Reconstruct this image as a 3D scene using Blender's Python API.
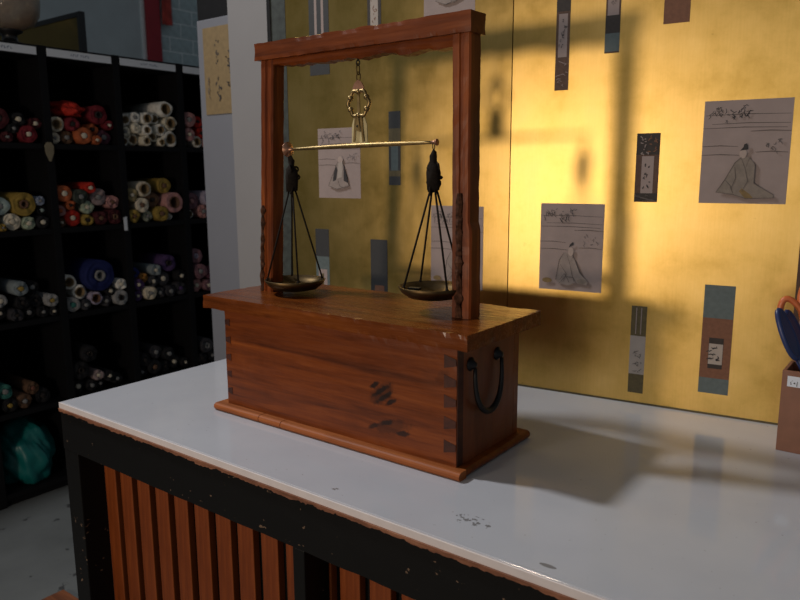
import bpy, bmesh, math, random
from mathutils import Vector, Matrix, noise
random.seed(7)
for o in list(bpy.data.objects): bpy.data.objects.remove(o)
S = bpy.context.scene
COL = S.collection
CT = 0.85                       # height of the counter top above the floor
PI = math.pi

# ------------------------------------------------------------ camera, world, lights, exposure
def look_axes(yaw, pitch, roll):
    cy, sy, cp, sp = math.cos(yaw), math.sin(yaw), math.cos(pitch), math.sin(pitch)
    f = Vector((-sy*cp, cy*cp, -sp)); r = Vector((cy, sy, 0)); u = r.cross(f)
    c, s = math.cos(roll), math.sin(roll)
    return c*r+s*u, -s*r+c*u, f
r_, u_, f_ = look_axes(0.6503, 0.17667, -0.0053)
cam = bpy.data.cameras.new('camera'); camo = bpy.data.objects.new('camera', cam); COL.objects.link(camo)
m3 = Matrix((r_, u_, -f_)).transposed()
camo.matrix_world = Matrix.Translation((0, 0, CT+0.5)) @ m3.to_4x4()
cam.sensor_width = 36; cam.lens = 723/800*36; cam.clip_start = 0.02; cam.clip_end = 100
cam.dof.use_dof = True; cam.dof.focus_distance = 1.3; cam.dof.aperture_fstop = 7.0
S.camera = camo

W = bpy.data.worlds.new('world'); S.world = W; W.use_nodes = True
W.node_tree.nodes['Background'].inputs[0].default_value = (0.80, 0.90, 1.0, 1)
W.node_tree.nodes['Background'].inputs[1].default_value = 0.115

def area(name, loc, aim, size, power, color, size_y=None, spread=PI):
    l = bpy.data.lights.new(name, 'AREA'); o = bpy.data.objects.new(name, l); COL.objects.link(o)
    l.shape = 'RECTANGLE' if size_y else 'DISK'; l.size = size
    if size_y: l.size_y = size_y
    l.energy = power; l.color = color; l.spread = spread
    o.location = loc
    o.rotation_euler = (Vector(aim)-Vector(loc)).to_track_quat('-Z', 'Y').to_euler()
    return o
# a low warm lamp left of the camera, an added broad fill light behind it to brighten the gold screen, and a high bay lamp over the shelves
area('low_warm_lamp', (-1.3, -1.45, CT+0.40), (-0.6, 1.4, CT+0.42), 0.24, 20, (1.0, 0.80, 0.62))
area('added_screen_fill', (0.55, -4.6, CT+0.70), (-0.3, 1.4, CT+0.4), 2.4, 26, (1.0, 0.86, 0.72), 2.0)
area('high_bay_lamp', (-3.05, 0.24, CT+3.0), (-0.6, 1.0, CT), 0.32, 29, (0.96, 0.97, 1.0), spread=math.radians(110))
S.view_settings.view_transform = 'Standard'; S.view_settings.look = 'None'
S.view_settings.exposure = 0.0; S.view_settings.gamma = 1.0; S.view_settings.use_curve_mapping = False

# ------------------------------------------------------------ materials
def srgb(r, g, b):
    f = lambda c: (c/12.92 if c <= .04045 else ((c+.055)/1.055)**2.4)
    return (f(r/255), f(g/255), f(b/255), 1)
MATS = {}
def new_mat(name):
    m = bpy.data.materials.new(name); m.use_nodes = True
    return m, m.node_tree, m.node_tree.nodes['Principled BSDF']
def nd(t, typ, **kw):
    n = t.nodes.new(typ)
    for k, v in kw.items(): setattr(n, k, v)
    return n
def coords(t, scale=(1, 1, 1), loc=(0, 0, 0), rot=(0, 0, 0), kind='Object'):
    tc = nd(t, 'ShaderNodeTexCoord'); mp = nd(t, 'ShaderNodeMapping')
    mp.inputs['Scale'].default_value = scale; mp.inputs['Location'].default_value = loc; mp.inputs['Rotation'].default_value = rot
    t.links.new(tc.outputs[kind], mp.inputs['Vector']); return mp.outputs['Vector']
def ramp(t, fac, stops):
    r = nd(t, 'ShaderNodeValToRGB'); e = r.color_ramp.elements
    while len(e) < len(stops): e.new(.5)
    for i, (p, c) in enumerate(stops): e[i].position = p; e[i].color = c
    t.links.new(fac, r.inputs['Fac']); return r.outputs['Color']
def nz(t, vec, scale=5, detail=4, rough=.55, dist=0):
    n = nd(t, 'ShaderNodeTexNoise'); n.inputs['Scale'].default_value = scale; n.inputs['Detail'].default_value = detail
    n.inputs['Roughness'].default_value = rough; n.inputs['Distortion'].default_value = dist
    t.links.new(vec, n.inputs['Vector']); return n.outputs['Fac']
def bump(t, b, h, strength=.3, dist=.002):
    n = nd(t, 'ShaderNodeBump'); n.inputs['Strength'].default_value = strength; n.inputs['Distance'].default_value = dist
    t.links.new(h, n.inputs['Height']); t.links.new(n.outputs['Normal'], b.inputs['Normal'])
def mix(t, fac, a, b, mode='MIX'):
    n = nd(t, 'ShaderNodeMix', data_type='RGBA', blend_type=mode)
    if hasattr(fac, 'type'): t.links.new(fac, n.inputs[0])
    else: n.inputs[0].default_value = fac
    for v, i in ((a, 6), (b, 7)):
        if hasattr(v, 'type'): t.links.new(v, n.inputs[i])
        else: n.inputs[i].default_value = v
    return n.outputs[2]
def mth(t, op, a, b=0.0):
    n = nd(t, 'ShaderNodeMath', operation=op)
    for v, i in ((a, 0), (b, 1)):
        if hasattr(v, 'type'): t.links.new(v, n.inputs[i])
        else: n.inputs[i].default_value = v
    return n.outputs[0]
def simple(name, c, rough=.6, metal=0, var=.15, scale=40, bmp=.1, spec=.5):
    if name in MATS: return MATS[name]
    m, t, b = new_mat(name); v = coords(t)
    n = nz(t, v, scale, 4)
    lo = tuple(x*(1-var) for x in c[:3])+(1,); hi = tuple(min(1, x*(1+var)) for x in c[:3])+(1,)
    t.links.new(ramp(t, n, [(.3, lo), (.7, hi)]), b.inputs['Base Color'])
    b.inputs['Roughness'].default_value = rough; b.inputs['Metallic'].default_value = metal
    b.inputs['Specular IOR Level'].default_value = spec
    if bmp: bump(t, b, n, bmp, .001)
    MATS[name] = m; return m
def wood(name, dark, mid, light, axis='X', rough=.35, stretch=18, scale=7, knots=(), spec=.32):
    if name in MATS: return MATS[name]
    m, t, b = new_mat(name)
    st = {'X': (1, stretch, stretch), 'Y': (stretch, 1, stretch), 'Z': (stretch, stretch, 1)}[axis]
    v = coords(t, st)
    n1 = nz(t, v, scale*.35, 6, .6, .6); n2 = nz(t, v, scale*1.6, 5, .7, .2)
    big = nz(t, coords(t), 9, 3)
    f = mth(t, 'ADD', mth(t, 'MULTIPLY', n1, .6), mth(t, 'ADD', mth(t, 'MULTIPLY', n2, .25), mth(t, 'MULTIPLY', big, .15)))
    c = ramp(t, f, [(.27, dark), (.5, mid), (.74, light)])
    wob = nz(t, coords(t), 90, 3)
    for (kx, ky, kz, sx, sz, rot, d) in knots:
        tc = nd(t, 'ShaderNodeTexCoord'); sub = nd(t, 'ShaderNodeVectorMath', operation='SUBTRACT')
        sub.inputs[1].default_value = (kx, ky, kz); t.links.new(tc.outputs['Object'], sub.inputs[0])
        mp = nd(t, 'ShaderNodeMapping'); mp.inputs['Rotation'].default_value = (0, rot, 0)
        t.links.new(sub.outputs[0], mp.inputs['Vector'])
        sc = nd(t, 'ShaderNodeVectorMath', operation='MULTIPLY'); sc.inputs[1].default_value = (1/sx, 0, 1/sz)
        t.links.new(mp.outputs['Vector'], sc.inputs[0])
        ln = nd(t, 'ShaderNodeVectorMath', operation='LENGTH'); t.links.new(sc.outputs[0], ln.inputs[0])
        val = mth(t, 'ADD', ln.outputs['Value'], mth(t, 'MULTIPLY', mth(t, 'SUBTRACT', wob, .5), 1.1))
        msk = ramp(t, val, [(.55, (d, d, d, 1)), (1.0, (0, 0, 0, 1))])
        c = mix(t, msk, c, (.012, .005, .003, 1))
    t.links.new(c, b.inputs['Base Color'])
    rr = mth(t, 'ADD', mth(t, 'MULTIPLY', n2, .25), rough-.12); t.links.new(rr, b.inputs['Roughness'])
    b.inputs['Specular IOR Level'].default_value = spec
    bump(t, b, f, .25, .0015)
    MATS[name] = m; return m

M_gold = None
def make_gold():
    m, t, b = new_mat('gold_leaf'); v = coords(t)
    blot = nz(t, v, 7, 6, .65); fine = nz(t, coords(t, (1, 1, .25)), 120, 3)
    c = ramp(t, blot, [(.28, (.50, .32, .075, 1)), (.5, (.68, .45, .135, 1)), (.72, (.76, .52, .18, 1))])
    spots = nz(t, v, 38, 3, .6); c = mix(t, ramp(t, spots, [(.70, (0, 0, 0, 1)), (.78, (.45, .45, .45, 1))]), c, (.30, .18, .04, 1))
    weave = nz(t, coords(t, (1, 1, .06)), 260, 2); c = mix(t, ramp(t, weave, [(.36, (.09, .09, .09, 1)), (.62, (0, 0, 0, 1))]), c, (.42, .27, .06, 1))
    g = nd(t, 'ShaderNodeBsdfAnisotropic', distribution='BECKMANN'); df = nd(t, 'ShaderNodeBsdfDiffuse'); mx = nd(t, 'ShaderNodeMixShader')
    rr = mth(t, 'ADD', mth(t, 'MULTIPLY', blot, .12), .32); t.links.new(rr, g.inputs['Roughness'])
    t.links.new(c, g.inputs['Color']); t.links.new(c, df.inputs['Color']); mx.inputs[0].default_value = .06
    t.links.new(g.outputs[0], mx.inputs[1]); t.links.new(df.outputs[0], mx.inputs[2])
    h = mth(t, 'ADD', mth(t, 'MULTIPLY', fine, .3), blot); bump(t, b, h, .10, .0012)
    for q in (g, df): t.links.new(b.inputs['Normal'].links[0].from_socket, q.inputs['Normal'])
    t.links.new(mx.outputs[0], [q for q in t.nodes if q.type == 'OUTPUT_MATERIAL'][0].inputs['Surface'])
    return m
M_gold = make_gold()
M_gold2 = simple('aged_gold_panel', (.14, .098, .014, 1), .6, .2, .1, 6, 0)

def make_laminate():
    m, t, b = new_mat('white_laminate'); v = coords(t)
    haze = nz(t, v, 4, 4); c = ramp(t, haze, [(.3, (.44, .445, .475, 1)), (.7, (.50, .505, .53, 1))])
    spk = nz(t, v, 160, 2, .4); msk = ramp(t, spk, [(.735, (0, 0, 0, 1)), (.76, (.5, .5, .5, 1))])
    c = mix(t, msk, c, (.18, .15, .13, 1))
    for (x, y, sx, sy, k) in ((-.508, .838, .030, .016, .52), (-.367, .793, .012, .004, .35), (-.74, .80, .01, .004, .5)):
        tc = nd(t, 'ShaderNodeTexCoord'); sub = nd(t, 'ShaderNodeVectorMath', operation='SUBTRACT')
        sub.inputs[1].default_value = (x, y, 0); t.links.new(tc.outputs['Object'], sub.inputs[0])
        sc = nd(t, 'ShaderNodeVectorMath', operation='MULTIPLY'); sc.inputs[1].default_value = (1/sx, 1/sy, 0); t.links.new(sub.outputs[0], sc.inputs[0])
        ln = nd(t, 'ShaderNodeVectorMath', operation='LENGTH'); t.links.new(sc.outputs[0], ln.inputs[0])
        ins = mth(t, 'LESS_THAN', ln.outputs['Value'], 1.0)
        chips = mth(t, 'GREATER_THAN', nz(t, v, 95, 3, .6), k+.02)
        c = mix(t, mth(t, 'MULTIPLY', ins, mth(t, 'MULTIPLY', chips, .75)), c, (.12, .11, .10, 1))
    t.links.new(c, b.inputs['Base Color'])
    rr = mth(t, 'ADD', mth(t, 'MULTIPLY', nz(t, v, 25, 3), .08), .04); t.links.new(rr, b.inputs['Roughness'])
    return m
M_lam = make_laminate()
def make_blackpaint():
    m, t, b = new_mat('worn_black_paint'); v = coords(t, (1, 1, 1.4))
    n = nz(t, v, 70, 3, .5); big = nz(t, v, 9, 3)
    f = mth(t, 'ADD', mth(t, 'MULTIPLY', n, .75), mth(t, 'MULTIPLY', big, .25))
    msk = ramp(t, f, [(.655, (0, 0, 0, 1)), (.68, (.8, .8, .8, 1))])
    t.links.new(mix(t, msk, (.0048, .0046, .0045, 1), (.17, .11, .07, 1)), b.inputs['Base Color'])
    b.inputs['Roughness'].default_value = .5; b.inputs['Specular IOR Level'].default_value = .15; bump(t, b, n, .15, .001)
    return m
M_black = make_blackpaint()

RED = (srgb(46, 17, 4), srgb(106, 49, 12), srgb(140, 72, 22))
M_body = wood('chest_front_wood', *RED, 'X', .36, 16, 8, knots=(
    (-.784, .955, .127, .017, .0055, .55, .95), (-.770, .955, .119, .026, .0055, .62, .95), (-.762, .955, .109, .026, .0055, .62, .95), (-.748, .955, .102, .017, .005, .5, .95),
    (-.768, .955, .114, .036, .019, .62, .62),
    (-.758, .955, .062, .017, .006, .35, .9), (-.722, .955, .050, .018, .006, .15, .85), (-.788, .955, .050, .016, .005, .5, .8), (-.748, .955, .056, .050, .016, .25, .5),
    (-.640, .955, .165, .02, .012, .8, .3)))
M_woodX = wood('chest_wood_long_grain', *RED, 'X', .34)
M_woodZ = wood('chest_wood_upright_grain', srgb(44, 17, 5), srgb(108, 50, 15), srgb(158, 84, 32), 'Z', .34, 22, 7)
M_woodY = wood('chest_side_wood', srgb(52, 25, 12), srgb(106, 54, 28), srgb(136, 74, 38), 'Z', .4, 10, 7)
M_lid = wood('lid_wood', srgb(46, 20, 5), srgb(98, 47, 13), srgb(134, 72, 22), 'X', .26, 14, 8)
M_mould = wood('moulding_wood', srgb(92, 44, 14), srgb(144, 78, 30), srgb(174, 104, 48), 'X', .6)
M_dove = wood('dovetail_end_grain', srgb(30, 14, 8), srgb(58, 26, 14), srgb(84, 40, 22), 'Y', .5)
M_bark = simple('worm_eaten_dark_wood', (.050, .020, .010, 1), .8, 0, .7, 120, .6, .12)
M_slat = wood('slat_wood', srgb(70, 29, 8), srgb(114, 53, 16), srgb(150, 78, 30), 'Z', .5, 14, 7)
M_rawedge = wood('chipped_board_edge', srgb(60, 36, 26), srgb(128, 84, 62), srgb(168, 120, 92), 'X', .7, 10, 20)
M_edge = simple('white_edge_band', (.60, .555, .55, 1), .4, 0, .05, 30, 0)
M_brass = simple('brass', (.27, .19, .082, 1), .42, 1, .25, 60, .1)
M_bronze = simple('dark_bronze_pan', (.10, .066, .030, 1), .48, 1, .3, 40, .15)
M_copper = simple('copper_plate', (.42, .22, .14, 1), .4, .9, .2, 60, .1)
M_horn = simple('pale_horn', (.50, .42, .22, 1), .4, 0, .15, 60, .05)
M_iron = simple('black_iron', (.012, .012, .013, 1), .5, .6, .3, 80, .3)
M_cord = simple('dark_cord', (.014, .011, .009, 1), .9, 0, .3, 200, .4, .1)
M_shelf = simple('black_shelf_laminate', (.0065, .0065, .0075, 1), .6, 0, .1, 30, 0, .12)
M_label = simple('white_label', (.62, .66, .72, 1), .6, 0, .03, 20, 0)
M_ink = simple('ink', (.03, .026, .026, 1), .8, 0, .2, 60, 0)
M_blueink = simple('blue_label_print', (.10, .15, .26, 1), .7, 0, .1, 60, 0)
M_inklt = simple('faint_ink', (.10, .082, .075, 1), .8, 0, .2, 60, 0)
M_white = simple('white_painted_wall', (.235, .226, .224, 1), .6, 0, .02, 8, 0)
M_boardw = simple('white_board', (.185, .188, .208, 1), .5, 0, .02, 8, 0)
M_plaster = simple('grey_plaster', (.47, .53, .55, 1), .8, 0, .06, 3, 0)
M_block = simple('painted_block', (.44, .54, .56, 1), .8, 0, .12, 12, .3)
M_mortar = simple('block_joint', (.86, .90, .91, 1), .85, 0, .08, 20, .2)
M_redp = simple('red_painted_post', (.36, .018, .03, 1), .5, 0, .08, 5, 0)
M_redc = simple('red_banner_cloth', (.45, .05, .035, 1), .7, 0, .35, 9, 0)
M_paper = simple('mauve_paper', (.30, .235, .215, 1), .75, 0, .07, 25, .05)
M_paperL = simple('pale_paper', (.36, .31, .27, 1), .75, 0, .07, 25, .05)
M_notice = simple('tan_notice_paper', (.22, .15, .066, 1), .75, 0, .12, 60, .05)
M_robe = simple('painted_robe', (.205, .168, .138, 1), .8, 0, .15, 90, 0)
M_robe2 = simple('painted_robe_pale', (.265, .215, .19, 1), .8, 0, .1, 90, 0)
M_skin = simple('painted_face', (.38, .30, .26, 1), .8, 0, .05, 60, 0)
M_och = simple('painted_ochre', (.20, .13, .05, 1), .8, 0, .2, 90, 0)
M_brown = simple('brown_brocade', (.085, .042, .025, 1), .7, 0, .25, 140, .1)
M_rust = simple('rust_brocade', (.17, .070, .035, 1), .7, 0, .15, 140, .1)
M_dbrown = simple('dark_brocade', (.028, .020, .016, 1), .7, 0, .3, 140, .1)
M_teal = simple('teal_grey_silk', (.088, .115, .115, 1), .6, 0, .12, 110, .05)
M_slate = simple('slate_silk', (.026, .027, .028, 1), .6, 0, .12, 110, .05)
M_olive = simple('olive_brocade', (.10, .075, .03, 1), .7, 0, .2, 140, .1)
M_border = simple('blue_green_brocade_border', (.030, .038, .033, 1), .7, 0, .45, 55, .1)
M_sdark = simple('black_lacquer', (.010, .009, .009, 1), .35, 0, .1, 30, 0)
M_pen = simple('terracotta_holder_wood', (.21, .090, .052, 1), .55, 0, .12, 30, .1)
M_bluep = simple('blue_plastic', (.018, .032, .11, 1), .35, 0, .12, 30, 0)
M_orap = simple('orange_plastic', (.55, .13, .035, 1), .35, 0, .08, 30, 0)
M_steel = simple('scissor_steel', (.5, .5, .5, 1), .3, 1, .05, 30, 0)
M_tealc = simple('teal_satin', (.003, .125, .122, 1), .4, 0, .15, 12, 0)
M_plank = wood('floor_plank', srgb(70, 38, 22), srgb(110, 62, 36), srgb(140, 84, 50), 'X', .6)
def make_floor():
    m, t, b = new_mat('worn_painted_concrete'); v = coords(t)
    n = nz(t, v, 3, 5); c = ramp(t, n, [(.3, (.095, .10, .098, 1)), (.7, (.14, .147, .143, 1))])
    spk = nz(t, v, 11, 4, .6); msk = ramp(t, spk, [(.62, (0, 0, 0, 1)), (.66, (.9, .9, .9, 1))])
    t.links.new(mix(t, msk, c, (.03, .03, .03, 1)), b.inputs['Base Color'])
    b.inputs['Roughness'].default_value = .6; bump(t, b, n, .2, .004); return m
M_floor = make_floor()
def make_glass():
    m, t, b = new_mat('flecked_glass'); v = coords(t)
    n = nz(t, v, 60, 4, .7); g = nz(t, v, 5, 2)
    c0 = ramp(t, g, [(.35, (.55, .38, .26, 1)), (.6, (.58, .55, .50, 1))])
    t.links.new(mix(t, ramp(t, n, [(.55, (0, 0, 0, 1)), (.7, (1, 1, 1, 1))]), c0, (.9, .8, .6, 1)), b.inputs['Base Color'])
    b.inputs['Transmission Weight'].default_value = .75; b.inputs['Roughness'].default_value = .06; b.inputs['IOR'].default_value = 1.4
    bump(t, b, n, .4, .004); return m
M_glass = make_glass()

# ------------------------------------------------------------ helpers
def mesh_obj(name, bm, mats, parent=None, loc=(0, 0, 0), smooth=False, rot=(0, 0, 0)):
    me = bpy.data.meshes.new(name); bm.normal_update(); bm.to_mesh(me); bm.free()
    for m in (mats if isinstance(mats, (list, tuple)) else [mats]): me.materials.append(m)
    if smooth:
        for p in me.polygons: p.use_smooth = True
    o = bpy.data.objects.new(name, me); COL.objects.link(o)
    o.location = loc; o.rotation_euler = rot
    if parent: o.parent = parent
    return o
def inst(name, me, parent=None, loc=(0, 0, 0), rot=(0, 0, 0)):
    o = bpy.data.objects.new(name, me); COL.objects.link(o); o.location = loc; o.rotation_euler = rot
    if parent: o.parent = parent
    return o
def tag(o, label, cat, group=None, kind=None):
    o['label'] = label; o['category'] = cat
    if group: o['group'] = group
    if kind: o['kind'] = kind
    return o
def struct(o, label=None):
    o['kind'] = 'structure'
    if label: o['label'] = label
    return o
def thing(name, label, cat, loc=(0, 0, 0), rot=(0, 0, 0), group=None):
    o = bpy.data.objects.new(name, None); COL.objects.link(o); o.empty_display_size = .05
    o.location = loc; o.rotation_euler = rot; tag(o, label, cat, group); return o
def box(bm, x0, x1, y0, y1, z0, z1, mi=0, bev=0):
    r = bmesh.ops.create_cube(bm, size=1)
    for v in r['verts']:
        v.co = Vector((x0+(v.co.x+.5)*(x1-x0), y0+(v.co.y+.5)*(y1-y0), z0+(v.co.z+.5)*(z1-z0)))
    fs = set(f for v in r['verts'] for f in v.link_faces)
    for f in fs: f.material_index = mi
    if bev:
        es = list(set(e for v in r['verts'] for e in v.link_edges))
        bmesh.ops.bevel(bm, geom=es, offset=bev, segments=2, affect='EDGES', profile=.5)
    return bm
def bx(x0, x1, y0, y1, z0, z1, bev=0): return box(bmesh.new(), x0, x1, y0, y1, z0, z1, 0, bev)
def rough(x0, x1, y0, y1, z0, z1, nx=1, ny=1, nzz=1, amp=.001, edge=.002, freq=40, seed=0, bev=.0015, edges='xyz'):
    """box subdivided and worn: jitter everywhere, nibbled arrises"""
    bm = bmesh.new(); n = (nx, ny, nzz); lo = (x0, y0, z0); hi = (x1, y1, z1); vd = {}
    def vert(i, j, k):
        key = (i, j, k)
        if key not in vd:
            p = Vector([lo[a]+(hi[a]-lo[a])*key[a]/n[a] for a in range(3)])
            on = [key[a] in (0, n[a]) for a in range(3)]
            nn = noise.noise_vector(p*freq+Vector((seed, seed*2.3, 0)))
            p += nn*amp
            if sum(on) >= 2:
                c = max(0, noise.noise(p*freq*1.7+Vector((9, seed, 3)))+.1)*edge
                for a in range(3):
                    if on[a]: p[a] += c if key[a] == 0 else -c
            vd[key] = bm.verts.new(p)
        return vd[key]
    for a in range(3):
        b_, c_ = (a+1) % 3, (a+2) % 3
        for side in (0, n[a]):
            for i in range(n[b_]):
                for j in range(n[c_]):
                    q = []
                    for di, dj in ((0, 0), (1, 0), (1, 1), (0, 1)):
                        k = [0, 0, 0]; k[a] = side; k[b_] = i+di; k[c_] = j+dj; q.append(vert(*k))
                    bm.faces.new(q if side else q[::-1])
    if bev:
        es = [e for e in bm.edges if len(e.link_faces) == 2 and e.calc_face_angle() > .9]
        bmesh.ops.bevel(bm, geom=es, offset=bev, segments=2, affect='EDGES', profile=.5)
    return bm
def tube(bm, pts, rad, seg=8, closed=False, cap=True, mi=0):
    pts = [Vector(p) for p in pts]; n = len(pts); rings = []
    rads = rad if isinstance(rad, (list, tuple)) else [rad]*n
    prev = None
    for i, p in enumerate(pts):
        if closed: d = (pts[(i+1) % n]-pts[i-1]).normalized()
        else: d = (pts[min(i+1, n-1)]-pts[max(i-1, 0)]).normalized()
        if prev is None:
            a = Vector((0, 0, 1)) if abs(d.z) < .9 else Vector((1, 0, 0)); s = d.cross(a).normalized()
        else: s = (prev-d*prev.dot(d)).normalized()
        prev = s; t = d.cross(s)
        rings.append([bm.verts.new(p+(s*math.cos(2*PI*k/seg)+t*math.sin(2*PI*k/seg))*rads[i]) for k in range(seg)])
    for i in range(n if closed else n-1):
        A, B = rings[i], rings[(i+1) % n]
        for k in range(seg):
            f = bm.faces.new((A[k], A[(k+1) % seg], B[(k+1) % seg], B[k])); f.smooth = True; f.material_index = mi
    if cap and not closed:
        bm.faces.new(rings[0][::-1]).material_index = mi; bm.faces.new(rings[-1]).material_index = mi
    return bm
def lathe(bm, prof, seg=32, axis='Z', mi=0):
    rings = []
    for (r, h) in prof:
        ring = []
        for k in range(seg):
            a = 2*PI*k/seg; c, s = r*math.cos(a), r*math.sin(a)
            ring.append(bm.verts.new((c, s, h) if axis == 'Z' else (h, c, s)))
        rings.append(ring)
    for A, B in zip(rings, rings[1:]):
        for k in range(seg):
            f = bm.faces.new((A[k], A[(k+1) % seg], B[(k+1) % seg], B[k])); f.smooth = True; f.material_index = mi
    for r, ring in ((prof[0][0], rings[0]), (prof[-1][0], rings[-1])):
        if r > 1e-5: bm.faces.new(ring if ring is rings[-1] else ring[::-1]).material_index = mi
    return bm
def prism(bm, poly, y0, y1, mi=0):
    """polygon in XZ extruded along Y"""
    a = [bm.verts.new((x, y0, z)) for x, z in poly]; b = [bm.verts.new((x, y1, z)) for x, z in poly]
    bm.faces.new(a).material_index = mi; bm.faces.new(b[::-1]).material_index = mi
    n = len(poly)
    for i in range(n): bm.faces.new((a[i], b[i], b[(i+1) % n], a[(i+1) % n])).material_index = mi
    return bm

# ------------------------------------------------------------ the room
struct(mesh_obj('floor', bx(-9.6, 4.0, -6, 10.5, -.1, 0), M_floor), 'worn pale grey painted concrete floor')
wl = struct(mesh_obj('wall_left', bx(-9.6, -9.34, -6, 10.5, 0, 5.2), [M_plaster]), 'grey plaster wall with painted blockwork beyond the shelves')
mesh_obj('blockwork_joint_bed', bx(-9.345, -9.3016, 6.3, 10.4, 1.0, 5.1), M_mortar, wl)
bme = None
for r in range(18):
    for c in range(10):
        y = 6.34+c*.405+(.2 if r % 2 else 0); z = 1.05+r*.203
        if bme is None:
            bb = bx(-.012, .012, -.196, .196, -.0955, .0955, .004)
            bo = mesh_obj('block', bb, M_block, wl, (-9.310, y+.2, z+.1)); bme = bo.data
        else: inst('block', bme, wl, (-9.310+random.uniform(-.001, .001), y+.2, z+.1))
struct(mesh_obj('wall_back', bx(-9.6, 4.0, 10.4, 10.6, 0, 5.2), M_plaster), 'grey plaster wall at the far end of the room')
t = thing('red_post', 'red painted steel post standing at the blockwork wall', 'post', (-9.25, 6.44, 0))
mesh_obj('shaft', bx(-.03, .03, -.11, .11, .02, 5.1, .01), M_redp, t); mesh_obj('base_plate', bx(-.04, .04, -.16, .16, 0, .02), M_redp, t)
bm = bmesh.new(); N = 12; rows = []
for i in range(N+1):
    row = []
    for j in range(7):
        y = -.09+.18*j/6; z = 3.42+1.5*i/N
        row.append((bm.verts.new((.02*math.sin(j*1.7+i*.3), y, z)), bm.verts.new((.02*math.sin(j*1.7+i*.3)-.012, y, z))))
    rows.append(row)
for i in range(N):
    for j in range(6):
        for s in (0, 1):
            q = [rows[i][j][s], rows[i][j+1][s], rows[i+1][j+1][s], rows[i+1][j][s]]
            bm.faces.new(q if s == 0 else q[::-1])
ban = mesh_obj('hanging_banner', bm, M_redc, None, (-9.20, 6.655, 0), True)
tag(ban, 'bright red cloth banner hanging beside the red post', 'banner')

# ------------------------------------------------------------ counter
ct = thing('shop_counter', 'black painted shop counter with white top and orange wooden slats', 'counter', (0, 0, CT))
X0, X1, Y0, Y1 = -1.533, .75, .767, 1.62
mesh_obj('counter_top', bx(X0, X1, Y0+.002, Y1, -.016, 0, .0015), M_lam, ct)
mesh_obj('edge_band', bx(X0-.001, X1, Y0-.002, Y0+.002, -.0135, -.0005, .0008), M_edge, ct)
bm = bmesh.new(); n = 620; prev = None
for i in range(n+1):
    x = X0+(X1-X0)*i/n
    d = .0055+.0065*max(0, noise.noise(Vector((x*14, 2, 0)))+.15)+.0025*noise.noise(Vector((x*60, 5, 0)))+.0028*noise.noise(Vector((x*190, 15, 0)))
    yf = Y0-.0045+.0012*noise.noise(Vector((x*70, 7, 1)))
    cur = [bm.verts.new((x, yf, -.0135)), bm.verts.new((x, yf+.001, -.0135-d)), bm.verts.new((x, Y0+.02, -.0135-d)), bm.verts.new((x, Y0+.02, -.0135))]
    if prev:
        for k in range(4): bm.faces.new((prev[k], prev[(k+1) % 4], cur[(k+1) % 4], cur[k]))
    else: bm.faces.new(cur)
    prev = cur
bm.faces.new(prev[::-1]); bmesh.ops.recalc_face_normals(bm, faces=bm.faces)
mesh_obj('chipped_edge', bm, M_rawedge, ct)['label'] = 'chipped bare wood under the white top'
mesh_obj('front_rail', rough(X0, X1, Y0, Y0+.045, -.108, -.016, 60, 1, 2, .0004, .001, 30, 3, .002), M_black, ct)
for (a, b_) in ((X0, -1.476), (-.810, -.783), (-.12, -.09), (.57, .60)):
    mesh_obj('stile', bx(a, b_, Y0+.001, Y0+.059, -.85, -.108, .002), M_black, ct)
mesh_obj('bottom_rail', bx(-1.476, X1, Y0+.002, Y0+.045, -.84, -.76, .002), M_black, ct)
mesh_obj('back_board', bx(X0+.02, X1, .842, .86, -.84, -.02), M_black, ct)
mesh_obj('side_panel', bx(X0, X0+.02, .86, Y1, -.85, -.016), M_black, ct)
mesh_obj('side_panel', bx(X1-.02, X1, .86, Y1, -.85, -.016), M_black, ct)
mesh_obj('rear_panel', bx(X0+.02, X1-.02, Y1-.03, Y1-.01, -.85, -.016), M_black, ct)
sl = None; i = 0; x = -1.476
while x < X1-.05:
    if sl is None: so = mesh_obj('slat', bx(0, .044, 0, .016, -.76, -.03, .0015), M_slat, ct, (x, .826, 0)); sl = so.data
    else: inst('slat', sl, ct, (x, .826+random.uniform(-.001, .001), 0))
    x += .0652

# ------------------------------------------------------------ chest with gallows frame
ch = thing('scale_chest', 'reddish wooden chest with upright frame for a hanging balance', 'chest', (0, 0, CT))
cx0, cx1, cy0, cy1 = -1.187, -.611, .955, 1.165
mh = .015
# base moulding
def nosing(along, a, b_, back, front, seed):
    # half-round strip: 'along' is the axis it runs on, its nose points from back to front
    bm = bmesh.new(); N = max(2, int(abs(b_-a)/.015)); prev = None; sg = 1 if front > back else -1; R = mh/2
    sec = [(back, 0)]+[(front-sg*R+sg*R*math.cos(q), R+R*math.sin(q)) for q in [(-PI/2)+PI*k/7 for k in range(8)]]+[(back, mh)]
    for i in range(N+1):
        u = a+(b_-a)*i/N; ring = []
        for (w, z) in sec:
            j = .0007*noise.noise(Vector((u*60, z*40, seed)))
            ring.append(bm.verts.new((u, w+sg*j, z) if along == 'X' else (w+sg*j, u, z)))
        if prev:
            for k in range(len(sec)): bm.faces.new((prev[k], prev[(k+1) % len(sec)], ring[(k+1) % len(sec)], ring[k]))
        else: bm.faces.new(ring)
        prev = ring
    bm.faces.new(prev[::-1]); bmesh.ops.recalc_face_normals(bm, faces=bm.faces); return bm
for a, b_ in ((-1.213, -1.075), (-1.0735, -1.012), (-1.0105, -.594)):
    mesh_obj('base_moulding', nosing('X', a, b_, cy0+.004, .936, a), M_mould, ch)
mesh_obj('base_moulding', nosing('Y', cy0+.004, 1.186, -.640, -.594, 4), M_woodX, ch)
mesh_obj('base_moulding', rough(-1.213, -1.170, cy0+.004, 1.186, 0, mh, 2, 12, 1, .0005, .001, 50, 6, .004), M_mould, ch)
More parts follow.
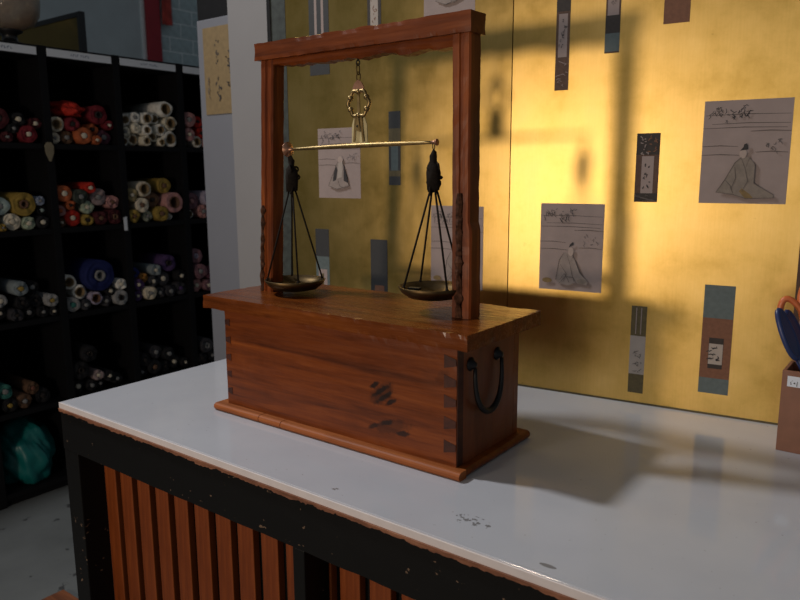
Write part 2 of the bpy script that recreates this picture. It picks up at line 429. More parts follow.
mesh_obj('base_board', bx(-1.170, -.640, cy0+.004, 1.186, 0, mh-.001), M_woodX, ch)
# carcass
mesh_obj('front_panel', rough(cx0, cx1-.0005, cy0, cy0+.018, mh, .219, 40, 1, 14, .0007, .0015, 30, 1, .0012), M_body, ch)
mesh_obj('side_panel', rough(cx1-.018, cx1, cy0+.018, cy1-.018, mh, .219, 1, 14, 14, .0006, .001, 30, 2, .001), M_woodY, ch)
mesh_obj('side_panel', bx(cx0, cx0+.018, cy0+.018, cy1-.018, mh, .219, .001), M_woodY, ch)
mesh_obj('back_panel', bx(cx0, cx1, cy1-.018, cy1, mh, .219, .001), M_woodX, ch)
for zc in (.194, .160, .126, .089, .048):
    a = .0115; w = .0055; L = .025
    p = [(cx1-L, zc-a), (cx1-.0015, zc-w), (cx1-.0015, zc+w), (cx1-L, zc+a)]
    mesh_obj('dovetail', prism(bmesh.new(), p, cy0-.0009, cy0+.01), M_dove, ch)
for zc in (.192, .155, .118, .082, .045):
    a = .0075; w = .0045; L = .016
    p = [(cx0+.0015, zc-w), (cx0+L, zc-a), (cx0+L, zc+a), (cx0+.0015, zc+w)]
    mesh_obj('dovetail', prism(bmesh.new(), p, cy0-.0007, cy0+.01), M_dove, ch)
mesh_obj('lid', rough(-1.236, -.583, .940, 1.195, .219, .246, 110, 40, 3, .0005, .0018, 34, 5, .0012), M_lid, ch)
mesh_obj('end_grain', bx(cx1-.0004, cx1+.0006, cy0+.0015, cy0+.0185, mh+.001, .2185), M_dove, ch)
# side handle
hd = bmesh.new(); pts = []
for k in range(25):
    s = k/24; a = PI*(s)
    y = 1.0385-.044*math.cos(a)*(1+.12*math.sin(a)); z = .178-.083*math.sin(a)**.8
    pts.append((cx1+.010+.004*math.sin(a), y, z))
tube(hd, pts, [.0034+.0022*math.sin(PI*k/24) for k in range(25)], 8)
hnd = mesh_obj('handle', hd, M_iron, ch, smooth=True); hnd['label'] = 'black iron drop handle'
for y in (.9945, 1.0825):
    bm = bmesh.new(); lathe(bm, [(.0, 0), (.011, 0), (.012, .002), (.008, .004), (.0045, .012), (.0, .013)], 12, 'X')
    mesh_obj('handle_boss', bm, M_iron, hnd, (cx1-.0003, y, .184), True)
# posts
def post(xb, xt, z0, z1, y0, y1, w, step, seed):
    bm = bmesh.new(); N = 34; prev = None
    for i in range(N+1):
        s = i/N; z = z0+(z1-z0)*s; xa = xb+(xt-xb)*s; ww = w+(.0035 if z < step else 0)
        g = .0028
        prof = [(0, 0), (.36*w, 0), (.42*w, g), (.56*w, g), (.62*w, 0), (ww-.003, 0), (ww, .003), (ww, y1-y0-.003), (ww-.003, y1-y0), (.003, y1-y0), (0, y1-y0-.003)]
        ring = []
        for (px, py) in prof:
            p = Vector((xa+px, y0+py, z)); p += noise.noise_vector(p*45+Vector((seed, 0, 0)))*.0009; p.z = z
            ring.append(bm.verts.new(p))
        if prev:
            for k in range(len(ring)): bm.faces.new((prev[k], prev[(k+1) % len(ring)], ring[(k+1) % len(ring)], ring[k]))
        else: bm.faces.new(ring[::-1])
        prev = ring
    bm.faces.new(prev); return bm
mesh_obj('post', post(-.684, -.686, .2455, .7215, 1.050, 1.085, .034, .405, 1), M_woodZ, ch)
mesh_obj('post', post(-1.176, -1.150, .2455, .7215, 1.050, 1.085, .033, .1, 5), M_woodZ, ch)
def gnarl(x0, w, y, z0, z1, dx, seed):
    bm = bmesh.new(); N = 40; prev = None
    for i in range(N+1):
        s = i/N; z = z0+(z1-z0)*s; x = x0+dx*s
        a = .5*w*(.75+.75*noise.noise(Vector((seed, z*80, 0)))); o = .0015*noise.noise(Vector((seed+5, z*55, 0)))
        d = .0045+.006*max(-.5, noise.noise(Vector((seed+9, z*60, 2))))
        if i == N: a *= .6
        ring = [bm.verts.new((x+o-a, y+.002, z)), bm.verts.new((x+o-a*.7, y-d*.8, z)), bm.verts.new((x+o+a*.1, y-d, z)), bm.verts.new((x+o+a*.8, y-d*.5, z)), bm.verts.new((x+o+a, y+.002, z))]
        if prev:
            for k in range(4): bm.faces.new((prev[k], prev[k+1], ring[k+1], ring[k]))
            bm.faces.new((prev[4], prev[0], ring[0], ring[4]))
        else: bm.faces.new(ring[::-1])
        prev = ring
    bm.faces.new(prev); bmesh.ops.recalc_face_normals(bm, faces=bm.faces); return bm
mesh_obj('worn_strip', gnarl(-.6695, .019, 1.050, .2465, .462, -.001, 3), M_bark, ch)['label'] = 'dark worm-eaten strip of wood'
mesh_obj('worn_strip', gnarl(-1.1725, .016, 1.051, .2465, .430, .0125, 8), M_bark, ch)['label'] = 'dark worm-eaten strip of wood'
mesh_obj('cross_beam', rough(-1.164, -.648, 1.044, 1.091, .7215, .755, 90, 6, 4, .0008, .0024, 30, 11, .0015), M_woodX, ch)
# lower rail with nibbled underside
bm = bmesh.new(); N = 90; prev = None
for i in range(N+1):
    s = i/N; x = -1.118+(-.682+1.118)*s
    drop = .010+.006*noise.noise(Vector((x*22, 1, 0)))+.0025*noise.noise(Vector((x*70, 4, 0)))
    if s < .22: drop -= .004*(1-s/.22)
    if s > .72: drop += .004
    zb = .7215-.006-drop
    ring = [bm.verts.new((x, 1.053, .7215)), bm.verts.new((x, 1.052+.0015*noise.noise(Vector((x*40, 8, 0))), .712)), bm.verts.new((x, 1.056, zb)), bm.verts.new((x, 1.080, zb)), bm.verts.new((x, 1.082, .7215))]
    if prev:
        for k in range(5): bm.faces.new((prev[k], prev[(k+1) % 5], ring[(k+1) % 5], ring[k]))
    else: bm.faces.new(ring)
    prev = ring
bm.faces.new(prev[::-1]); bmesh.ops.recalc_face_normals(bm, faces=bm.faces)
mesh_obj('under_rail', bm, M_woodX, ch)

# ------------------------------------------------------------ the hanging balance
YB = 1.0675
bl = thing('hanging_balance', 'brass beam balance with two corded pans hung in the frame', 'balance', (-.907, YB, CT+.704))
def link(bm, c, h, w, r, turn):
    pts = []
    for k in range(20):
        a = 2*PI*k/20; x = w*math.cos(a); z = h*math.sin(a)
        pts.append(Vector(c)+(Vector((x, 0, z)) if not turn else Vector((0, x, z))))
    tube(bm, pts, r, 6, True)
bm = bmesh.new(); tube(bm, [(0, 0, .012), (0, 0, -.003)], .0016); link(bm, (0, 0, -.006), .005, .004, .0011, False)
mesh_obj('screw_eye', bm, M_iron, bl, smooth=True)
for c, h, w, tn in (((0, 0, -.0175), .010, .0042, True), ((.0005, 0, -.031), .0085, .0045, False)):
    bm = bmesh.new(); link(bm, c, h, w, .0011, tn); mesh_obj('chain_link', bm, M_bronze, bl, smooth=True)
bm = bmesh.new(); prism(bm, [(-.012, -.060), (-.0135, -.050), (-.008, -.041), (0, -.036), (.008, -.041), (.0135, -.050), (.012, -.060)], -.0012, .0012)
mesh_obj('hanger_plate', bm, M_copper, bl)
bm = bmesh.new(); pts = []
for k in range(48):
    a = 2*PI*k/48; R = .0215*(1+.09*math.cos(6*a)); pts.append((R*math.cos(a)*1.12, 0, -.079+R*math.sin(a)*1.08))
tube(bm, pts, .0036, 8, True)
for k in range(6):
    a = 2*PI*k/6+PI/6; c = Vector((.0225*math.cos(a), 0, -.079+.0215*math.sin(a)))
    bmesh.ops.create_icosphere(bm, subdivisions=2, radius=.0058, matrix=Matrix.Translation(c))
mesh_obj('scrolled_ring', bm, M_brass, bl, smooth=True)
bm = bmesh.new(); prism(bm, [(-.0034, -.098), (.0034, -.098), (.0026, -.058), (-.0026, -.058)], -.001, .001); mesh_obj('ring_tongue', bm, M_brass, bl)
for s in (-1, 1):
    bm = bmesh.new(); prism(bm, [(s*.003, -.097), (s*.008, -.097), (s*.0135, -.150), (s*.0095, -.150)][::s], -.0022, -.0006); mesh_obj('fork_arm', bm, M_brass, bl)
bm = bmesh.new(); prism(bm, [(-.006, -.128), (.007, -.132), (.0005, -.097)], -.0045, -.0032); lathe_z = None
mesh_obj('pointer', bm, M_brass, bl)
bm = bmesh.new(); pl = [(-.0195, -.154), (.0195, -.154), (.018, -.118), (.013, -.104), (-.013, -.104), (-.018, -.118)]
prism(bm, pl, .001, .003); hp = mesh_obj('horn_plate', bm, M_horn, bl); hp['label'] = 'pale horn plate behind the pointer'
bm = bmesh.new(); link(bm, (.0005, -.0062, -.121), .0016, .0016, .0006, False); mesh_obj('rivet', bm, M_iron, bl)
zl, zr = .5445-.704, .549-.704
xl, xr = -1.090+.907, -.735+.907
bm = bmesh.new(); pts = []; rad = []
for k in range(17):
    s = k/16; pts.append((xl+(xr-xl)*s, 0, zl+(zr-zl)*s+.001*math.sin(PI*s))); rad.append(.0026+.0022*math.sin(PI*s))
tube(bm, pts, rad, 12); mesh_obj('beam', bm, M_brass, bl, smooth=True)
bm = bmesh.new(); lathe(bm, [(.003, .006), (.0035, 0), (.006, -.004), (.0155, -.0085), (.0155, -.0095), (0, -.006)], 20, 'X')
mesh_obj('beam_end', bm, M_copper, bl, (xl, 0, zl), True)
bm = bmesh.new(); lathe(bm, [(.003, -.006), (.0034, 0), (.004, .003), (.006, .005), (.006, .0065), (0, .006)], 20, 'X')
mesh_obj('beam_end', bm, M_copper, bl, (xr, 0, zr), True)
for (xc, zt, zk, zrim, nm) in ((xl, zl, .462-.704, .276-.704, 'L'), (xr-.001, zr, .467-.704, .294-.704, 'R')):
    bm = bmesh.new(); link(bm, (xc, 0, zt-.006), .007, .003, .0008, True); mesh_obj('hook', bm, M_iron, bl, smooth=True)
    bm = bmesh.new()
    ktop = zt-.012
    prof = [(0, ktop), (.0045, ktop-.004), (.006, ktop-.012), (.005, ktop-.02), (.0105, ktop-.028), (.0125, ktop-.042), (.011, zk), (0, zk-.003)]
    lathe(bm, prof, 14)
    for v in bm.verts: v.co += noise.noise_vector(v.co*150+Vector((xc*40, 0, 0)))*.0045
    rk = random.Random(int(xc*1000))
    for k in range(13):
        h0 = ktop-.026-(ktop-.026-zk)*rk.random(); R0 = rk.uniform(.006, .013); ax_ = Vector((rk.uniform(-1, 1), rk.uniform(-1, 1), rk.uniform(-.3, 1.2))).normalized()
        e1 = ax_.orthogonal().normalized(); e2 = ax_.cross(e1); c0 = Vector((rk.uniform(-.004, .004), rk.uniform(-.004, .004), h0))
        tube(bm, [c0+(e1*math.cos(2*PI*q/12)+e2*math.sin(2*PI*q/12)*.7)*R0 for q in range(12)], .0019, 6, True)
    for v in bm.verts: v.co.x += xc
    kn = mesh_obj('cord_knot', bm, M_cord, bl, smooth=True)
    R = .064
    for k in range(4):
        a = PI/4+k*PI/2+(.12 if nm == 'L' else .25)
        bm = bmesh.new(); e = (xc+.9*R*math.cos(a), .9*R*math.sin(a), zrim+.002)
        s = (xc+.005*math.cos(a), .005*math.sin(a), zk+.004)
        tube(bm, [s, ((s[0]+e[0])/2, (s[1]+e[1])/2, (s[2]+e[2])/2-.0005), e], .0019, 6)
        bmesh.ops.create_icosphere(bm, subdivisions=1, radius=.0032, matrix=Matrix.Translation(e))
        mesh_obj('cord', bm, M_cord, bl, smooth=True)
    bm = bmesh.new()
    lathe(bm, [(0, -.023), (.030, -.0225), (.046, -.019), (.058, -.010), (R, 0), (R-.0015, .001), (.056, -.008), (.044, -.016), (.028, -.0195), (0, -.020)], 48)
    mesh_obj('pan', bm, M_bronze, bl, (xc, 0, zrim), True)
wt = mesh_obj('weight_block', bx(-.011, .011, -.007, .007, 0, .016, .001), M_iron, None, (-.735-.030, YB-.018, CT+.294-.0185), rot=(0, 0, .3))
tag(wt, 'small dark metal weight lying in the right pan', 'weight')

# ------------------------------------------------------------ gilded folding screen
FX, FY = -.806, 1.473
sc = thing('folding_screen', 'gold leaf folding screen pasted with portraits and poem strips', 'screen', (FX, FY, CT))
HS = 1.40
def panel_frame(ang):
    e = bpy.data.objects.new('tmp', None); return e
aL, aR = math.radians(3.5), math.radians(6.7)
TH = .022
def panel(name, u0, u1, ang):
    # local: x along the panel, front face at y=0, back at y=TH
    o = mesh_obj(name, bx(u0, u1, 0, TH, .004, HS), M_gold, sc, (0, 0, 0), rot=(0, 0, ang)); return o
pL = panel('panel', -.664, -.0012, aL); pR = panel('panel', .0012, .70, aR)
pR['label'] = 'right leaf of the gold screen'; pL['label'] = 'left leaf of the gold screen'
mesh_obj('side_border', bx(-.716, -.664, -.0008, TH, .004, HS), M_border, pL)['label'] = 'blue green brocade border'
mesh_obj('edge_moulding', bx(-.728, -.716, -.004, TH+.004, 0, HS+.01, .001), M_sdark, pL)
mesh_obj('foot_rail', bx(-.716, -.0012, -.0015, TH, 0, .004), M_olive, pL); mesh_obj('foot_rail', bx(.0012, .70, -.0015, TH, 0, .004), M_olive, pR)
mesh_obj('top_rail', bx(-.716, -.0012, -.003, TH, HS, HS+.012), M_sdark, pL); mesh_obj('top_rail', bx(.0012, .70, -.003, TH, HS, HS+.012), M_sdark, pR)
mesh_obj('hinge_strip', bx(-.0012, .0012, .006, TH, .004, HS), M_sdark, sc, rot=(0, 0, (aL+aR)/2))

class Sheet:
    """flat print: polygons and strokes laid on a thin sheet of paper or silk"""
    def __init__(s, name, parent, u0, u1, z0, z1, base, label=None, th=.0006):
        s.u0, s.z0, s.w, s.h = u0, z0, u1-u0, z1-z0; s.name = name; s.mats = [base]; s.lay = 0; s.parent = parent; s.label = label
        s.bm = bx(u0, u1, -th, 0, z0, z1); s.th = th
    def mi(s, m):
        if m not in s.mats: s.mats.append(m)
        return s.mats.index(m)
    def y(s): s.lay += 1; return -s.th-.00006*s.lay
    def poly(s, pts, m):
        y = s.y(); f = s.bm.faces.new([s.bm.verts.new((s.u0+p*s.w, y, s.z0+q*s.h)) for p, q in pts]); f.material_index = s.mi(m)
        f.normal_update()
        if f.normal.y > 0: f.normal_flip()
    def stroke(s, pts, wd, m):
        y = s.y(); P = [Vector((s.u0+p*s.w, 0, s.z0+q*s.h)) for p, q in pts]; A = []; n = len(P)
        for i in range(n):
            d = (P[min(i+1, n-1)]-P[max(i-1, 0)])
            d = d.normalized() if d.length > 1e-9 else Vector((1, 0, 0)); nn = Vector((-d.z, 0, d.x))*wd*.5*(1-.5*abs(2*i/(n-1)-1))
            A.append((s.bm.verts.new((P[i].x+nn.x, y, P[i].z+nn.z)), s.bm.verts.new((P[i].x-nn.x, y, P[i].z-nn.z))))
        for i in range(n-1):
            f = s.bm.faces.new((A[i][0], A[i+1][0], A[i+1][1], A[i][1])); f.material_index = s.mi(m); f.normal_update()
            if f.normal.y > 0: f.normal_flip()
    def ell(s, cx, cy, rx, ry, m, n=14): s.poly([(cx+rx*math.cos(2*PI*k/n), cy+ry*math.sin(2*PI*k/n)) for k in range(n)], m)
    def scribble(s, cx, cy, w, h, m, wd, k, rnd):
        for _ in range(k):
            p = [(cx+rnd.uniform(-w, w), cy+rnd.uniform(-h, h))]
            for _ in range(rnd.randint(2, 4)): p.append((p[-1][0]+rnd.uniform(-.6, .6)*w, p[-1][1]+rnd.uniform(-.7, .4)*h))
            s.stroke([(min(max(q[0], .05), .95), min(max(q[1], .02), .98)) for q in p], wd, m)
    def column(s, x, ytop, ybot, w, m, wd, rnd, n=None):
        n = n or 6
        for i in range(n):
            cy = ytop+(ybot-ytop)*(i+.5)/n; s.scribble(x+rnd.uniform(-.2, .2)*w, cy, w*.5, abs(ytop-ybot)/n*.42, m, wd, 3, rnd)
    def done(s):
        o = mesh_obj(s.name, s.bm, s.mats, s.parent)
        if s.label: o['label'] = s.label
        return o
def portrait(par, u0, u1, z0, z1, kind, label):
    rnd = random.Random(int(abs(u0)*1000)); s = Sheet('portrait_sheet', par, u0, u1, z0, z1, M_paper, label); k = (u1-u0)
    for v, a, b_ in ((.86, .02, .98), (.775, .1, .98), (.735, .0, .95), (.56, 0, .42), (.475, 0, .45), (.50, .62, .98), (.70, .55, 1)):
        s.stroke([(a, v), ((a+b_)/2, v+.006), (b_, v-.004)], k*.010, M_inklt)
    for i in range(5): s.scribble(.12+i*.095, .88+.03*math.sin(i*2), .05, .05, M_ink, k*.009, 7, rnd)
    for i in range(3): s.scribble(.74+.08*i, .60-.03*(i % 2), .05, .04, M_inklt, k*.010, 3, rnd)
    if kind == 0:
        s.poly([(.20, .11), (.30, .24), (.40, .40), (.47, .46), (.56, .45), (.63, .38), (.63, .20), (.86, .09), (.86, .06), (.62, .06), (.55, .05), (.40, .09)], M_robe)
        s.poly([(.50, .15), (.60, .09), (.64, .05), (.55, .045), (.47, .12)], M_och)
        s.ell(.485, .485, .042, .045, M_skin); s.poly([(.45, .515), (.54, .525), (.535, .56), (.52, .585), (.49, .575), (.485, .55)], M_ink)
        lines = [[(.20, .11), (.30, .24), (.40, .40), (.47, .45)], [(.63, .38), (.63, .20), (.86, .09)], [(.47, .44), (.52, .34), (.56, .44)], [(.40, .36), (.42, .25), (.37, .14)], [(.52, .34), (.56, .22), (.50, .12)], [(.30, .23), (.36, .18), (.40, .10)], [(.20, .11), (.40, .09), (.55, .05), (.86, .06)]]
    elif kind == 1:
        s.poly([(.28, .12), (.33, .35), (.40, .44), (.52, .43), (.58, .36), (.66, .22), (.80, .12), (.78, .08), (.60, .10), (.48, .06), (.34, .08)], M_robe2)
        s.ell(.51, .455, .045, .05, M_skin); s.poly([(.48, .505), (.55, .53), (.55, .56), (.53, .565), (.49, .535)], M_ink)
        s.ell(.14, .11, .08, .03, M_och); s.ell(.70, .12, .08, .025, M_robe)
        lines = [[(.28, .12), (.33, .35), (.40, .44)], [(.58, .36), (.66, .22), (.80, .12)], [(.45, .42), (.50, .32), (.55, .40)], [(.35, .30), (.45, .20), (.40, .10)], [(.50, .32), (.54, .20), (.58, .11)], [(.34, .08), (.44, .17), (.56, .16), (.62, .09)], [(.34, .12), (.42, .20), (.50, .10)]]
    else:
        s.poly([(.25, .18), (.38, .36), (.48, .52), (.60, .50), (.68, .30), (.74, .18), (.60, .14), (.40, .13)], M_robe2)
        s.poly([(.38, .33), (.44, .48), (.48, .40), (.44, .26), (.36, .24)], M_ink); s.poly([(.62, .48), (.70, .30), (.72, .22), (.62, .25)], M_ink)
        s.ell(.55, .55, .06, .05, M_skin); s.poly([(.50, .50), (.60, .52), (.58, .30), (.47, .28)], M_paperL)
        lines = [[(.25, .18), (.38, .36), (.48, .52)], [(.48, .28), (.52, .18), (.60, .15)], [(.25, .18), (.45, .13), (.74, .18)]]
    for l in lines: s.stroke(l, k*.009, M_inklt)
    return s.done()
portrait(pR, .403, .557, .434, .630, 0, 'large portrait of a seated robed figure with black cap')
portrait(pR, .076, .217, .236, .428, 1, 'portrait of a bowing robed figure with black cap')
portrait(pL, -.561, -.421, .430, .611, 2, 'portrait of a figure in white and black robes')
portrait(pL, -.208, -.065, .219, .417, 1, 'portrait sheet seen behind the right post')
portrait(pL, -.229, -.094, .850, 1.045, 2, 'portrait sheet cut off above the beam')
def strip(par, u0, u1, z0, z1, base, bands, label, cols=(), seed=1):
    rnd = random.Random(seed); s = Sheet('poem_strip', par, u0, u1, z0, z1, base, label); k = u1-u0
    for (a, b_, c, d, m) in bands: s.poly([(a, c), (b_, c), (b_, d), (a, d)], m)
    for (x, yt, yb, w, m, n) in cols: s.column(x, yt, yb, w, m, k*.05, rnd, n)
    return s.done()
strip(pR, .098, .128, .668, .911, M_brown, [(.18, .82, .28, .64, M_paper), (0, 1, .66, .76, M_dbrown)], 'brown poem strip', [(.5, .62, .36, .3, M_ink, 5), (.5, .24, .04, .7, M_paper, 3)], 3)
strip(pR, .202, .232, .736, .930, M_brown, [(.12, .88, .38, 1, M_paper), (0, 1, .20, .38, M_dbrown), (0, 1, .015, .2, M_teal)], 'strip with teal foot', [(.5, .9, .45, .5, M_inklt, 4)], 4)
strip(pR, .316, .365, .782, .930, M_rust, [(0, 1, .56, 1, M_brown)], 'rust brown strip', [(.5, .9, .6, .7, M_dbrown, 3)], 5)
strip(pR, .277, .323, .434, .573, M_brown, [(0, 1, .69, 1, M_dbrown), (0, 1, 0, .13, M_dbrown), (.26, .78, .13, .67, M_paper)], 'dark flowered strip', [(.5, .6, .2, .3, M_ink, 3), (.3, .98, .72, .3, M_paper, 3), (.72, .98, .72, .3, M_rust, 3), (.5, .12, .02, .8, M_inklt, 2)], 6)
strip(pR, .426, .483, .046, .271, M_rust, [(0, 1, .70, 1, M_teal), (0, 1, 0, .145, M_teal), (.26, .74, .235, .52, M_dbrown), (.27, .73, .275, .465, M_paperL)], 'teal and rust hanging strip', [(.5, .45, .29, .35, M_ink, 3)], 7)
strip(pR, .284, .316, .024, .215, M_olive, [(0, 1, .22, .66, M_paperL), (.3, .36, .68, .98, M_paper), (.62, .68, .68, .98, M_paper)], 'olive strip with pale centre', [(.6, .5, .25, .5, M_inklt, 5)], 8)
strip(pR, .587, .642, .150, .371, M_brown, [(.2, .8, .2, .7, M_paper)], 'brown strip at the screen edge', [], 9)
strip(pL, -.582, -.516, .748, 1.029, M_slate, [(.28, .40, .36, 1, M_paper), (.62, .74, .36, 1, M_paper), (0, 1, .315, .36, M_paperL)], 'slate strip with pale lines', [], 10)
strip(pL, -.393, -.352, .845, 1.003, M_dbrown, [(.22, .78, .0, 1, M_paperL)], 'pale strip with dark sides', [(.5, .5, .1, .4, M_rust, 3)], 11)
strip(pL, -.332, -.297, .465, .645, M_slate, [(0, 1, .58, .77, M_olive), (0, 1, .12, .20, M_olive), (.2, .8, .2, .58, M_teal)], 'slate and olive strip', [], 12)
strip(pL, -.578, -.531, .149, .346, M_teal, [(0, 1, .62, 1, M_slate), (.18, .82, 0, .44, M_paper), (.42, .58, 0, .38, M_olive)], 'slate strip near the left pan', [], 13)
strip(pL, -.392, -.339, .120, .326, M_slate, [(.24, .80, .0, .36, M_paperL), (.24, .80, .34, .42, M_rust)], 'dark slate strip', [(.5, .3, .05, .5, M_olive, 3)], 14)

# ------------------------------------------------------------ holder with scissors
ph = thing('pen_holder', 'square terracotta coloured wooden holder at the right edge', 'holder', (-.211, 1.397, CT))
PW, PD, PH, pt = .085, .085, .149, .006
mesh_obj('wall_panel', bx(0, PW, 0, pt, 0, PH, .0008), M_pen, ph); mesh_obj('wall_panel', bx(0, PW, PD-pt, PD, 0, PH, .0008), M_pen, ph)
mesh_obj('wall_panel', bx(0, pt, pt, PD-pt, 0, PH, .0008), M_pen, ph); mesh_obj('wall_panel', bx(PW-pt, PW, pt, PD-pt, 0, PH, .0008), M_pen, ph)
mesh_obj('bottom', bx(pt, PW-pt, pt, PD-pt, 0, .006), M_pen, ph)
s = Sheet('price_label', ph, .009, .031, .121, .140, M_label, 'small white sticker with dark print', .0005)
rn = random.Random(4)
for i in range(3): s.scribble(.34+i*.17, .5, .07, .2, M_ink, .0012, 3, rn)
s.done()
def scissors(loc, rot, mat, nm, label, R1, R2, solid):
    t = thing(nm, label, 'scissors', loc, rot)
    for s_, (rx, rz) in ((-1, R1), (1, R2)):
        cx_ = s_*(rx*.92); cz = .150+rz
        pts = []
        for k in range(28):
            a = 2*PI*k/28; pts.append((cx_+rx*math.cos(a)*(1-.15*math.sin(a)), s_*.002, cz+rz*math.sin(a)))
        bm = bmesh.new(); tube(bm, pts, .0046, 8, True)
        tube(bm, [(cx_*.75, s_*.002, cz-rz*.93), (cx_*.35, s_*.002, .125), (0, s_*.002, .105)], [.006, .0065, .005], 8)
        h = mesh_obj('handle', bm, mat, t, smooth=True)
        if solid:
            b2 = bmesh.new(); ring = [(cx_+rx*.93*math.cos(2*PI*k/20), cz+rz*.93*math.sin(2*PI*k/20)) for k in range(20)]
            prism(b2, ring, s_*.002-.003, s_*.002+.003); mesh_obj('grip_web', b2, mat, h)
        bm = bmesh.new(); prism(bm, [(-.006, .115), (.006, .115), (.007, .06), (s_*.001, 0), (-.002, 0), (-.007, .06)], s_*.002-.001, s_*.002+.001)
        mesh_obj('blade', bm, M_steel, t)
    bm = bmesh.new(); lathe(bm, [(0, -.004), (.004, -.004), (.004, .004), (0, .004)], 12)
    mesh_obj('pivot', bm, M_steel, t, (0, 0, .09), rot=(PI/2, 0, 0)); return t
scissors((-.119, 1.419, CT+.012), (Matrix.Rotation(-.41, 3, 'Y') @ Matrix.Rotation(1.22, 3, 'Z')).to_euler(), M_bluep, 'scissors', 'blue handled scissors leaning left in the terracotta holder', (.014, .038), (.014, .034), True).scale = (1.08, 1.08, 1.17)
scissors((-.115, 1.459, CT+.012), (Matrix.Rotation(-.34, 3, 'Y') @ Matrix.Rotation(.25, 3, 'Z')).to_euler(), M_orap, 'scissors', 'orange handled scissors standing behind the blue pair', (.017, .036), (.020, .043), False).scale = (1.2, 1.0, 1.25)

# ------------------------------------------------------------ white pillar and notice board
struct(mesh_obj('wall_pillar', bx(-1.842, -1.562, 1.55, 1.70, 0, 3.6, .002), M_white), 'plain white square pillar behind the screen')
nb = thing('display_board', 'tall white partition board with black upper panel behind the pillar', 'board', (-2.25, 1.75, 0))
mesh_obj('board', bx(0, .52, 0, .025, 0, CT+1.037, .002), M_boardw, nb)
mesh_obj('upper_panel', bx(.004, .52, .002, .023, CT+1.037, CT+1.75, .002), M_sdark, nb)
s = Sheet('notice', None, -2.217, -2.040, CT+.706, CT+1.007, M_notice, None, .002)
rn = random.Random(11)
s.column(.42, .84, .58, .10, M_ink, .006, rn, 3); s.column(.44, .42, .16, .10, M_ink, .006, rn, 4)
s.column(.80, .72, .30, .13, M_ink, .0055, rn, 6); s.column(.14, .45, .20, .05, M_inklt, .004, rn, 7); s.column(.93, .8, .3, .08, M_inklt, .004, rn, 5)
no = s.done(); no.location.y = 1.7495
tag(no, 'tan paper notice with brushed black calligraphy on the white board', 'notice')

# ------------------------------------------------------------ cubby shelf for fabric rolls
XS, DEP = -2.955, .42
YD = [.56, .885, 1.21, 1.535, 1.858, 2.185, 2.512, 2.84]
ZR = [.617, .272, -.094, -.462, -.800]
sh = thing('cubby_shelf', 'tall black cubby shelf stacked with fabric rolls', 'shelf', (0, 0, CT))
for i, y in enumerate(YD): mesh_obj('divider', bx(XS-DEP, XS, y-.016, y+.016, -.85, 1.0, .001), M_shelf, sh)
for j in range(len(YD)-1):
    a, b_ = YD[j]+.016, YD[j+1]-.016
    for z in ZR: mesh_obj('shelf_board', bx(XS-DEP, XS-.003, a, b_, z-.022, z, .001), M_shelf, sh)
    mesh_obj('top_board', bx(XS-DEP, XS-.001, a, b_, .955, .999, .001), M_shelf, sh)
    mesh_obj('plinth', bx(XS-.04, XS-.015, a, b_, -.85, -.822), M_shelf, sh)
mesh_obj('back_sheet', bx(XS-DEP-.008, XS-DEP, YD[0], YD[-1], -.85, 1.0), M_shelf, sh)
rn = random.Random(2)
for j in range(1, len(YD)-1):
    a, b_ = YD[j]+.020, YD[j+1]-.022
    lb = mesh_obj('label_strip', bx(XS-.001, XS+.001, a, b_, .961, .991), M_label, sh)
    bm = bmesh.new(); y = a+.36*(b_-a)
    for k in range(9):
        w = rn.uniform(.006, .010)
        if k == 4: y += .008; continue
        box(bm, XS+.001, XS+.0014, y, y+w*.25, .972, .981); box(bm, XS+.001, XS+.0014, y, y+w*.8, .978 if k % 2 else .972, .981 if k % 2 else .974); y += w+.002
    mesh_obj('label_print', bm, M_blueink, lb)

FAB = dict(maroon=(.060, .010, .014), crimson=(.15, .012, .020), red=(.42, .022, .012), black=(.010, .010, .012), charcoal=(.035, .034, .040), cream=(.60, .53, .41), white=(.74, .72, .66), ivory=(.66, .61, .49), brown=(.11, .060, .035), orange=(.40, .10, .035), plum=(.09, .03, .05), pink=(.42, .21, .20), mustard=(.28, .19, .04), paleteal=(.28, .36, .35), paleblue=(.26, .31, .42), palegreen=(.33, .40, .30), darkgreen=(.045, .055, .045), greypink=(.26, .20, .20), olive=(.28, .22, .11), greygreen=(.22, .24, .19), mauve=(.20, .10, .12), lilac=(.36, .32, .42), greyblue=(.20, .24, .26), grey=(.26, .26, .26), navy=(.008, .014, .085), blue=(.02, .03, .16), ochre=(.30, .14, .03), purple=(.065, .035, .11), teal=(.03, .14, .12), rust=(.16, .06, .04))
WORD = dict(paleteal='pale teal', paleblue='pale blue', palegreen='pale green', darkgreen='dark green', greypink='greyish pink', greygreen='grey green', greyblue='grey blue', navy='navy blue')
CORE = dict(kraft=(.22, .155, .08), cream=(.55, .50, .40), grey=(.20, .20, .20), dark=(.02, .016, .015), brown=(.14, .075, .045))
def fabm(c): return simple('fabric_'+c, FAB[c]+(1,), .8, 0, .18, 60, .2, .3)
def corem(c):
    v = CORE.get(c) or FAB[c]
    return simple('core_'+c, v+(1,), .8, 0, .1, 60, .1, .3)
M_hole = simple('tube_inside', (.05, .038, .026, 1), .9, 0, .1, 40, 0)
